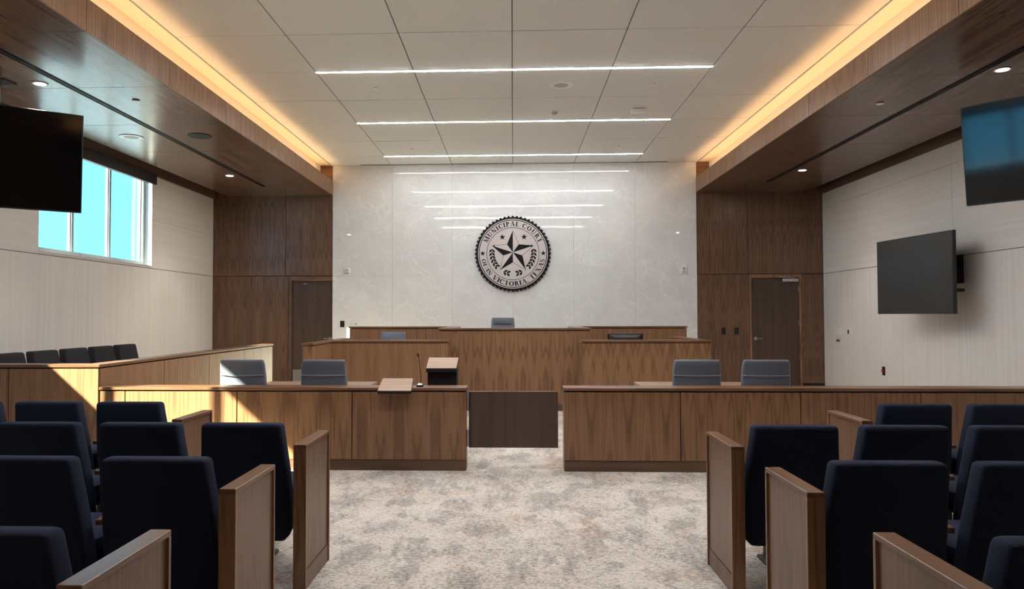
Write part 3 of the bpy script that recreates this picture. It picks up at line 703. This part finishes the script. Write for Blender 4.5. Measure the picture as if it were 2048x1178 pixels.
# ------------------------------------------------------------------ ceiling fittings
for k, lab in ((2, 'linear ceiling light farthest back, above the stone wall'), (1, 'linear ceiling light in the middle of the three'), (0, 'longest-looking linear ceiling light, nearest in view'), (-1, 'linear ceiling light just above the frame, over the bar rail'), (-2, 'linear ceiling light over the third seat row, out of frame')):
    y = Y0 + 2.4 * k
    t = thing('linear_light', lab, 'ceiling light', (0, y, ZC), group='linear ceiling lights')
    MB().box(-2.4, 2.4, -.026, .026, -.006, .008).build('trim_frame', 'white_plastic', t, .001)
    MB().box(-2.395, 2.395, -.019, .019, -.008, -.0062).build('light_diffuser', 'bar%d' % k, t)
def downlight(label, x, y):
    t = thing('downlight', label, 'ceiling light', (x, y, ZS), group='recessed downlights')
    MB().lathe([(.052, -.001), (.075, -.001), (.078, -.006), (.07, -.009), (.055, -.006), (.052, -.004)]).build('trim_ring', 'white_plastic', t, smooth=True)
    MB().cyl((0, 0, -.0075), (0, 0, -.0045), .05, n=24).build('lens', 'down', t)
    l = bpy.data.lights.new('downlight_beam', 'SPOT'); l.energy = DOWN_W; l.spot_size = math.radians(95); l.spot_blend = .6; l.color = (1, .9, .76); l.shadow_soft_size = .05
    o = bpy.data.objects.new('downlight_beam', l); COL.objects.link(o); o.location = (0, 0, -.03); o.parent = t
downlight('recessed downlight in the left soffit above the hung display', -4.84, 7.34)
downlight('recessed downlight in the left soffit near the wood wall', -4.815, 12.36)
downlight('recessed downlight in the right soffit above the hung display', 4.78, 7.36)
downlight('recessed downlight in the right soffit near the wood wall', 4.787, 12.38)
def disc_speaker(label, x, y, z, mat, r=.165):
    t = thing('ceiling_speaker', label, 'speaker', (x, y, z), group='ceiling speakers')
    MB().lathe([(r - .02, -.001), (r, -.001), (r + .004, -.005), (r - .008, -.009), (r - .02, -.006)], n=32).build('rim', mat if mat == 'dark_mesh' else 'white_plastic', t, smooth=True)
    MB().lathe([(r - .02, -.001), (r - .02, -.005), (.02, -.008)], n=32).build('grille', mat, t, smooth=True)
disc_speaker('pale round speaker in the left soffit, nearer the window', -5.08, 9.61, ZS, 'grey_plastic', .15)
disc_speaker('dark round speaker in the left soffit, nearer the cove', -4.146, 9.60, ZS, 'dark_mesh', .15)
disc_speaker('white round speaker in the tile ceiling', .63, 9.53, ZC, 'grey_plastic', .15)
def sprinkler(label, x, y, z):
    t = thing('sprinkler_cover', label, 'sprinkler', (x, y, z), group='sprinkler covers')
    MB().lathe([(.03, -.001), (.03, -.008), (.02, -.008)], n=20).build('collar', 'grey_plastic', t, smooth=True)
    MB().lathe([(.02, -.008), (.042, -.009), (.042, -.013), (.01, -.0135)], n=20).build('cover_plate', 'white_plastic', t, smooth=True)
sprinkler('sprinkler cover in the tile ceiling, left, behind the nearest light', -1.79, 9.54, ZC)
sprinkler('sprinkler cover in the tile ceiling, right, behind the nearest light', 1.82, 9.545, ZC)
sprinkler('sprinkler cover in the tile ceiling, left, before the farthest light', -1.797, 13.1, ZC)
sprinkler('sprinkler cover in the tile ceiling, right, before the farthest light', 1.872, 13.09, ZC)
sprinkler('sprinkler cover in the left wood soffit', -4.167, 7.974, ZS)
sprinkler('sprinkler cover in the right wood soffit', 4.15, 8.475, ZS)
t = thing('occupancy_sensor', 'small white domed sensor on the tile ceiling', 'sensor', (.613, 10.75, ZC))
MB().lathe([(.055, -.001), (.055, -.012), (.045, -.016)], n=24).build('base', 'white_plastic', t, smooth=True)
MB().lathe([(.045, -.016), (.042, -.035), (.028, -.05), (.008, -.055)], n=24).build('dome', 'grey_plastic', t, smooth=True)
t = thing('wireless_access_point', 'flat white wireless access point on the tile ceiling', 'access point', (1.82, 10.73, ZC))
MB().loft([rrect(.17, .17, -.04, .03), rrect(.20, .20, -.03, .03), rrect(.20, .20, -.012, .03)]).build('body', 'white_plastic', t, smooth=True)
MB().box(-.07, .07, -.07, .07, -.012, -.001).build('mount_bracket', 'bezel', t, .002)
t = thing('ceiling_slot_vent', 'thin black slot vent where the tile ceiling meets the stone wall', 'air vent', (0, 14.44, ZC))
MB().box(-3.0, 3.0, -.02, .02, -.004, -.001).build('slot', 'black', t); MB().box(-3.0, 3.0, -.026, -.0205, -.005, -.0005).build('edge', 'alu', t)

# ------------------------------------------------------------------ wall devices
def strobe(label, x):
    t = thing('alarm_strobe', label, 'alarm', (x, YB - .014, 2.30), group='alarm strobes')
    MB().box(-.06, .06, -.03, 0, -.075, .075).build('body', 'white_plastic', t, .008, 2, True)
    MB().cyl((0, -.03, .02), (0, -.045, .02), .03, .022).build('lens', 'grey_plastic', t, smooth=True)
    MB().box(-.04, .04, -.033, -.03, -.055, -.025).build('sounder_grille', 'grey_plastic', t)
strobe('white alarm strobe on the left side of the stone wall', -3.273); strobe('white alarm strobe on the right side of the stone wall', 3.313)
def plate(name, label, cat, x, z, mat, w=.07, h=.115, btn='bezel', y=YB - .014, group=None):
    t = thing(name, label, cat, (x, y, z), 0, group)
    MB().box(-w / 2, w / 2, -.012, 0, -h / 2, h / 2).build('cover_plate', mat, t, .003)
    MB().box(-w / 4, w / 4, -.016, -.012, -h / 5, h / 5).build('button', btn, t, .002)
plate('card_reader', 'black card reader on the stone wall beside the left door', 'card reader', -3.37, 1.26, 'black', .085, .125)
plate('thermostat', 'small white thermostat on the stone wall above the left wing', 'thermostat', -3.10, 1.26, 'white_plastic', .11, .11, 'grey_plastic')
plate('wall_switch', 'black wall switch left of the right door, farther from it', 'switch', 4.067, 1.111, 'black', .08, .125, y=YB)
plate('wall_switch', 'black wall switch left of the right door, nearer to it', 'switch', 4.316, 1.111, 'black', .08, .125, y=YB)
def side_plate(name, label, cat, y, z, mat, w=.075, h=.12, btn='grey_plastic', depth=.012):
    t = thing(name, label, cat, (XW, y, z))
    MB().box(-depth, 0, -w / 2, w / 2, -h / 2, h / 2).build('cover_plate', mat, t, .003)
    MB().box(-depth - .005, -depth, -w / 4, w / 4, -h / 4, h / 4).build('button', btn, t, .002)
side_plate('light_switch', 'white light switch on the right wall, nearest the wood corner', 'switch', 13.93, 1.115, 'white_plastic', .09, .14, 'white_plastic')
side_plate('light_switch', 'white light switch second from the wood corner on the right wall', 'switch', 13.74, 1.115, 'white_plastic', .09, .14, 'white_plastic')
side_plate('room_controller', 'white wall controller with a dark dot on the right wall', 'controller', 13.44, 1.12, 'white_plastic', .09, .15, 'bezel', .02)
t = thing('wall_bracket', 'small metal hook below the light switches on the right wall', 'hook', (XW, 13.85, .95))
MB().cyl((0, 0, 0), (-.012, 0, 0), .03).build('rose', 'steel', t, smooth=True); MB().tube([(-.012, 0, 0), (-.05, 0, -.01), (-.055, -.03, .015)], .01).build('peg', 'bezel', t, smooth=True)
t = thing('wall_outlet', 'black wall outlet with a red plug low on the right wall', 'outlet', (XW, 12.23, .513))
MB().box(-.012, 0, -.04, .04, -.07, .07).build('cover_plate', 'black', t, .003); MB().box(-.03, -.012, -.025, .03, -.02, .025).build('plug', 'red', t, .004)

# ------------------------------------------------------------------ round seal
SEAL = thing('court_seal', 'round black and silver court seal with a star on the stone wall', 'seal', (0, YB - .014, 2.628))
fr_ = lambda d: (lambda a, b: (a, -d, b))
teeth = 56; poly = []
for i in range(teeth * 2):
    r = .750 if i % 2 == 0 else .712; a = PI * i / teeth; poly.append((r * math.cos(a), r * math.sin(a)))
MB().prism(poly, fr_(.015), fr_(.05)).build('toothed_rim', 'seal_black', SEAL)
MB().cyl((0, 0, 0), (0, -.015, 0), .55, n=48).build('standoff', 'black', SEAL)
circ = lambda r, n=96: [(r * math.cos(2 * PI * i / n), r * math.sin(2 * PI * i / n)) for i in range(n)]
MB().prism(circ(.683), fr_(.05), fr_(.056)).build('plaque_face', 'seal_face', SEAL)
def annulus(r0, r1, n=96):
    mb = MB()
    for i in range(n):
        a, b = 2 * PI * i / n, 2 * PI * (i + 1) / n
        mb.prism([(r0 * math.cos(a), r0 * math.sin(a)), (r1 * math.cos(a), r1 * math.sin(a)), (r1 * math.cos(b), r1 * math.sin(b)), (r0 * math.cos(b), r0 * math.sin(b))], fr_(.056), fr_(.0585))
    return mb
annulus(.652, .667).build('ring_line', 'seal_black', SEAL); annulus(.506, .515).build('ring_line', 'seal_black', SEAL)
def flat(polys, name, mat='seal_black', d=.059):
    mb = MB()
    for p in polys: mb.prism(p, fr_(.056), fr_(d))
    return mb.build(name, mat, SEAL)
def star(cx, cz, R, r): return [(cx + (R if i % 2 == 0 else r) * math.cos(PI / 2 + PI * i / 5), cz + (R if i % 2 == 0 else r) * math.sin(PI / 2 + PI * i / 5)) for i in range(10)]
for cx, cz, R in ((-.205, .325, .062), (.22, .325, .062), (-.592, .006, .056), (.592, .006, .056)):
    pts = star(cx, cz, R, R * .40)
    flat([[(cx, cz), pts[(i - 1) % 10], pts[i], pts[(i + 1) % 10]] for i in range(0, 10, 2)], 'small_star')
S0 = (0, .025); BR, br = .43, .195
tips = [(S0[0] + BR * math.cos(PI / 2 + 2 * PI * i / 5), S0[1] + BR * math.sin(PI / 2 + 2 * PI * i / 5)) for i in range(5)]
inn = [(S0[0] + br * math.cos(PI / 2 + 2 * PI * i / 5 + PI / 5), S0[1] + br * math.sin(PI / 2 + 2 * PI * i / 5 + PI / 5)) for i in range(5)]
def stroke(p, q, w):
    dx, dy = q[0] - p[0], q[1] - p[1]; L = math.hypot(dx, dy); nx, ny = -dy / L * w / 2, dx / L * w / 2
    return [(p[0] - nx, p[1] - ny), (q[0] - nx, q[1] - ny), (q[0] + nx, q[1] + ny), (p[0] + nx, p[1] + ny)]
flat([[S0, tips[i], inn[i]] for i in range(5)], 'star_dark_facet')
flat([[S0, inn[(i - 1) % 5], tips[i]] for i in range(5)], 'star_light_facet', 'seal_face', .0585)
flat([stroke(tips[i], inn[(i - 1) % 5], .006) for i in range(5)] , 'star_outline')
leaves = []
for sx in (-1, 1):
    for i in range(10):
        a = math.radians(174 + 9.3 * i)
        if 6 <= i <= 7 : continue
        for off, tw in ((.026, 38), (-.026, -38)):
            r = .408 + off; px, pz = r * math.cos(a), r * math.sin(a) + .015
            d = a - PI / 2 + math.radians(tw) * -1; L, wd = .048, .024
            ex, ez = math.cos(d), math.sin(d); qx, qz = -ez, ex
            lf = [(px - ex * L, pz - ez * L), (px - ex * .1 * L + qx * wd, pz - ez * .1 * L + qz * wd), (px + ex * L, pz + ez * L), (px - ex * .1 * L - qx * wd, pz - ez * .1 * L - qz * wd)]
            leaves.append([(x * (-sx), z) for x, z in lf] if sx > 0 else lf)
    leaves.append([(sx * .385, .13), (sx * .345, .13), (sx * .37, .19)])
flat(leaves, 'laurel_leaves')
# serif capitals drawn as strokes in a unit-high box
TH, TN, SF = .20, .085, .06
def R_(x0, x1, y0, y1): return [(x0, y0), (x1, y0), (x1, y1), (x0, y1)]
def stem(x, w, top=1, bot=1, y0=0, y1=1):
    p = [R_(x, x + w, y0, y1)]
    if bot: p.append(R_(x - .075, x + w + .075, y0, y0 + SF))
    if top: p.append(R_(x - .075, x + w + .075, y1 - SF, y1))
    return p
def diag(x0, x1, w, y0=0, y1=1): return [[(x0, y0), (x0 + w, y0), (x1 + w, y1), (x1, y1)]]
def arc(cx, cy, rx, ry, a0, a1, tw=TH, th=TN, n=14):
    out = []
    for i in range(n):
        a, b = math.radians(a0 + (a1 - a0) * i / n), math.radians(a0 + (a1 - a0) * (i + 1) / n)
        out.append([(cx + (rx - tw) * math.cos(a), cy + (ry - th) * math.sin(a)), (cx + rx * math.cos(a), cy + ry * math.sin(a)), (cx + rx * math.cos(b), cy + ry * math.sin(b)), (cx + (rx - tw) * math.cos(b), cy + (ry - th) * math.sin(b))])
    return out
GL_ = {
 'I': (.34, stem(.085, TH)),
 'L': (.62, stem(.1, TH) + [R_(.1, .6, 0, .055), [(.54, 0), (.6, 0), (.62, .27), (.585, .27)]]),
 'F': (.60, stem(.1, TH) + [R_(.1, .56, .945, 1), R_(.2, .44, .48, .535), [(.53, 1), (.56, 1), (.57, .76), (.54, .76)], R_(.41, .44, .40, .62)]),
 'E': (.66, stem(.1, TH) + [R_(.1, .58, .945, 1), R_(.2, .46, .48, .535), R_(.1, .6, 0, .055), [(.55, 1), (.58, 1), (.59, .77), (.56, .77)], R_(.43, .46, .40, .62), [(.56, 0), (.6, 0), (.63, .26), (.595, .26)]]),
 'T': (.68, stem(.255, TH, 0, 1) + [R_(.03, .65, .945, 1), [(.03, 1), (.06, 1), (.045, .74), (.015, .74)], [(.62, 1), (.65, 1), (.665, .74), (.635, .74)]]),
 'P': (.62, stem(.1, TH) + arc(.3, .74, .3, .26, -90, 90) + [R_(.18, .31, .94, 1), R_(.18, .31, .48, .54)]),
 'R': (.74, stem(.1, TH) + arc(.3, .74, .3, .26, -90, 90) + [R_(.18, .31, .94, 1), R_(.18, .31, .48, .54)] + diag(.56, .30, .18, 0, .52) + [R_(.54, .8, 0, SF)]),
 'U': (.78, stem(.1, TH, 1, 0, .3, 1) + stem(.6, TN, 1, 0, .3, 1) + arc(.38, .32, .28, .32, 180, 360, .12, .09)),
 'N': (.80, stem(.12, TN) + stem(.62, TN, 1, 0) + diag(.52, .06, .18)),
 'M': (.98, stem(.12, TN) + stem(.75, TH) + diag(.42, .08, .17) + diag(.46, .75, .06)),
 'C': (.74, arc(.42, .5, .38, .515, 40, 320, TH, TN, 20) + [[(.66, .66), (.70, .66), (.71, 1), (.67, .98)], [(.64, .12), (.70, .2), (.72, .28), (.68, .26)]]),
 'O': (.82, arc(.41, .5, .38, .515, 0, 360, TH, TN, 26)),
 'A': (.78, diag(.10, .36, .055, 0, 1) + diag(.56, .34, .18, 0, 1) + [R_(.2, .6, .30, .35), R_(0, .26, 0, SF), R_(.48, .82, 0, SF)]),
 'V': (.78, diag(.30, .06, .18) + diag(.38, .63, .055) + [R_(-.02, .32, 1 - SF, 1), R_(.54, .80, 1 - SF, 1)]),
 'X': (.78, diag(.54, .06, .19) + diag(.10, .60, .055) + [R_(0, .32, 1 - SF, 1), R_(.5, .76, 1 - SF, 1), R_(0, .26, 0, SF), R_(.46, .80, 0, SF)]),
 'S': (.58, arc(.29, .74, .24, .275, 30, 250, .12, .06) + arc(.29, .26, .25, .275, -150, 75, .12, .06) + [[(.12, .62), (.24, .70), (.50, .36), (.38, .30)], R_(.47, .50, .70, 1), R_(.05, .08, 0, .30)]),
 '/': (.40, diag(.02, .32, .06)),
 ',': (.24, [R_(.05, .17, 0, .13), [(.10, 0), (.17, 0), (.10, -.18), (.05, -.16)]]),
 ' ': (.34, [])}
def arc_text(words, a_start, a_end, r_base, h, inward, small=0):
    full = ' '.join(words); sc = [.86 if i < small else 1 for i in range(len(full))]
    tot = sum(GL_[c][0] * s + .07 for c, s in zip(full, sc)); pos = 0; wi = 0; acc = []
    for c, s in list(zip(full, sc)) + [('\n', 1)]:
        if c in ' \n':
            flat(acc, 'lettering_' + words[wi].strip(',').replace('/', '_').lower() if False else 'lettering'); acc = []; wi += 1
            if c == '\n': break
        wd = GL_[c][0] * s + .07
        aa = a_start + (a_end - a_start) * (pos + wd / 2) / tot; pos += wd
        hs = h * s; wpx = abs(a_end - a_start) * r_base / tot
        for p in GL_[c][1]:
            q = []
            for x, y in p:
                lx = (x * s - GL_[c][0] * s / 2) * wpx; ly = y * hs
                if inward: rr = r_base - ly - (h - hs) / 2; q.append((rr * math.cos(aa) - lx * math.sin(aa), rr * math.sin(aa) + lx * math.cos(aa)))
                else: rr = r_base + ly; q.append((rr * math.cos(aa) + lx * math.sin(aa), rr * math.sin(aa) - lx * math.cos(aa)))
            acc.append(q)
rad = math.radians
arc_text(['MUNICIPAL', 'COURT'], rad(158), rad(22), .54, .092, False)
arc_text(['OF/IN', 'VICTORIA,', 'TEXAS'], rad(190), rad(350), .632, .092, True, 5)

tag(bpy.data.objects['clerk_platform'])
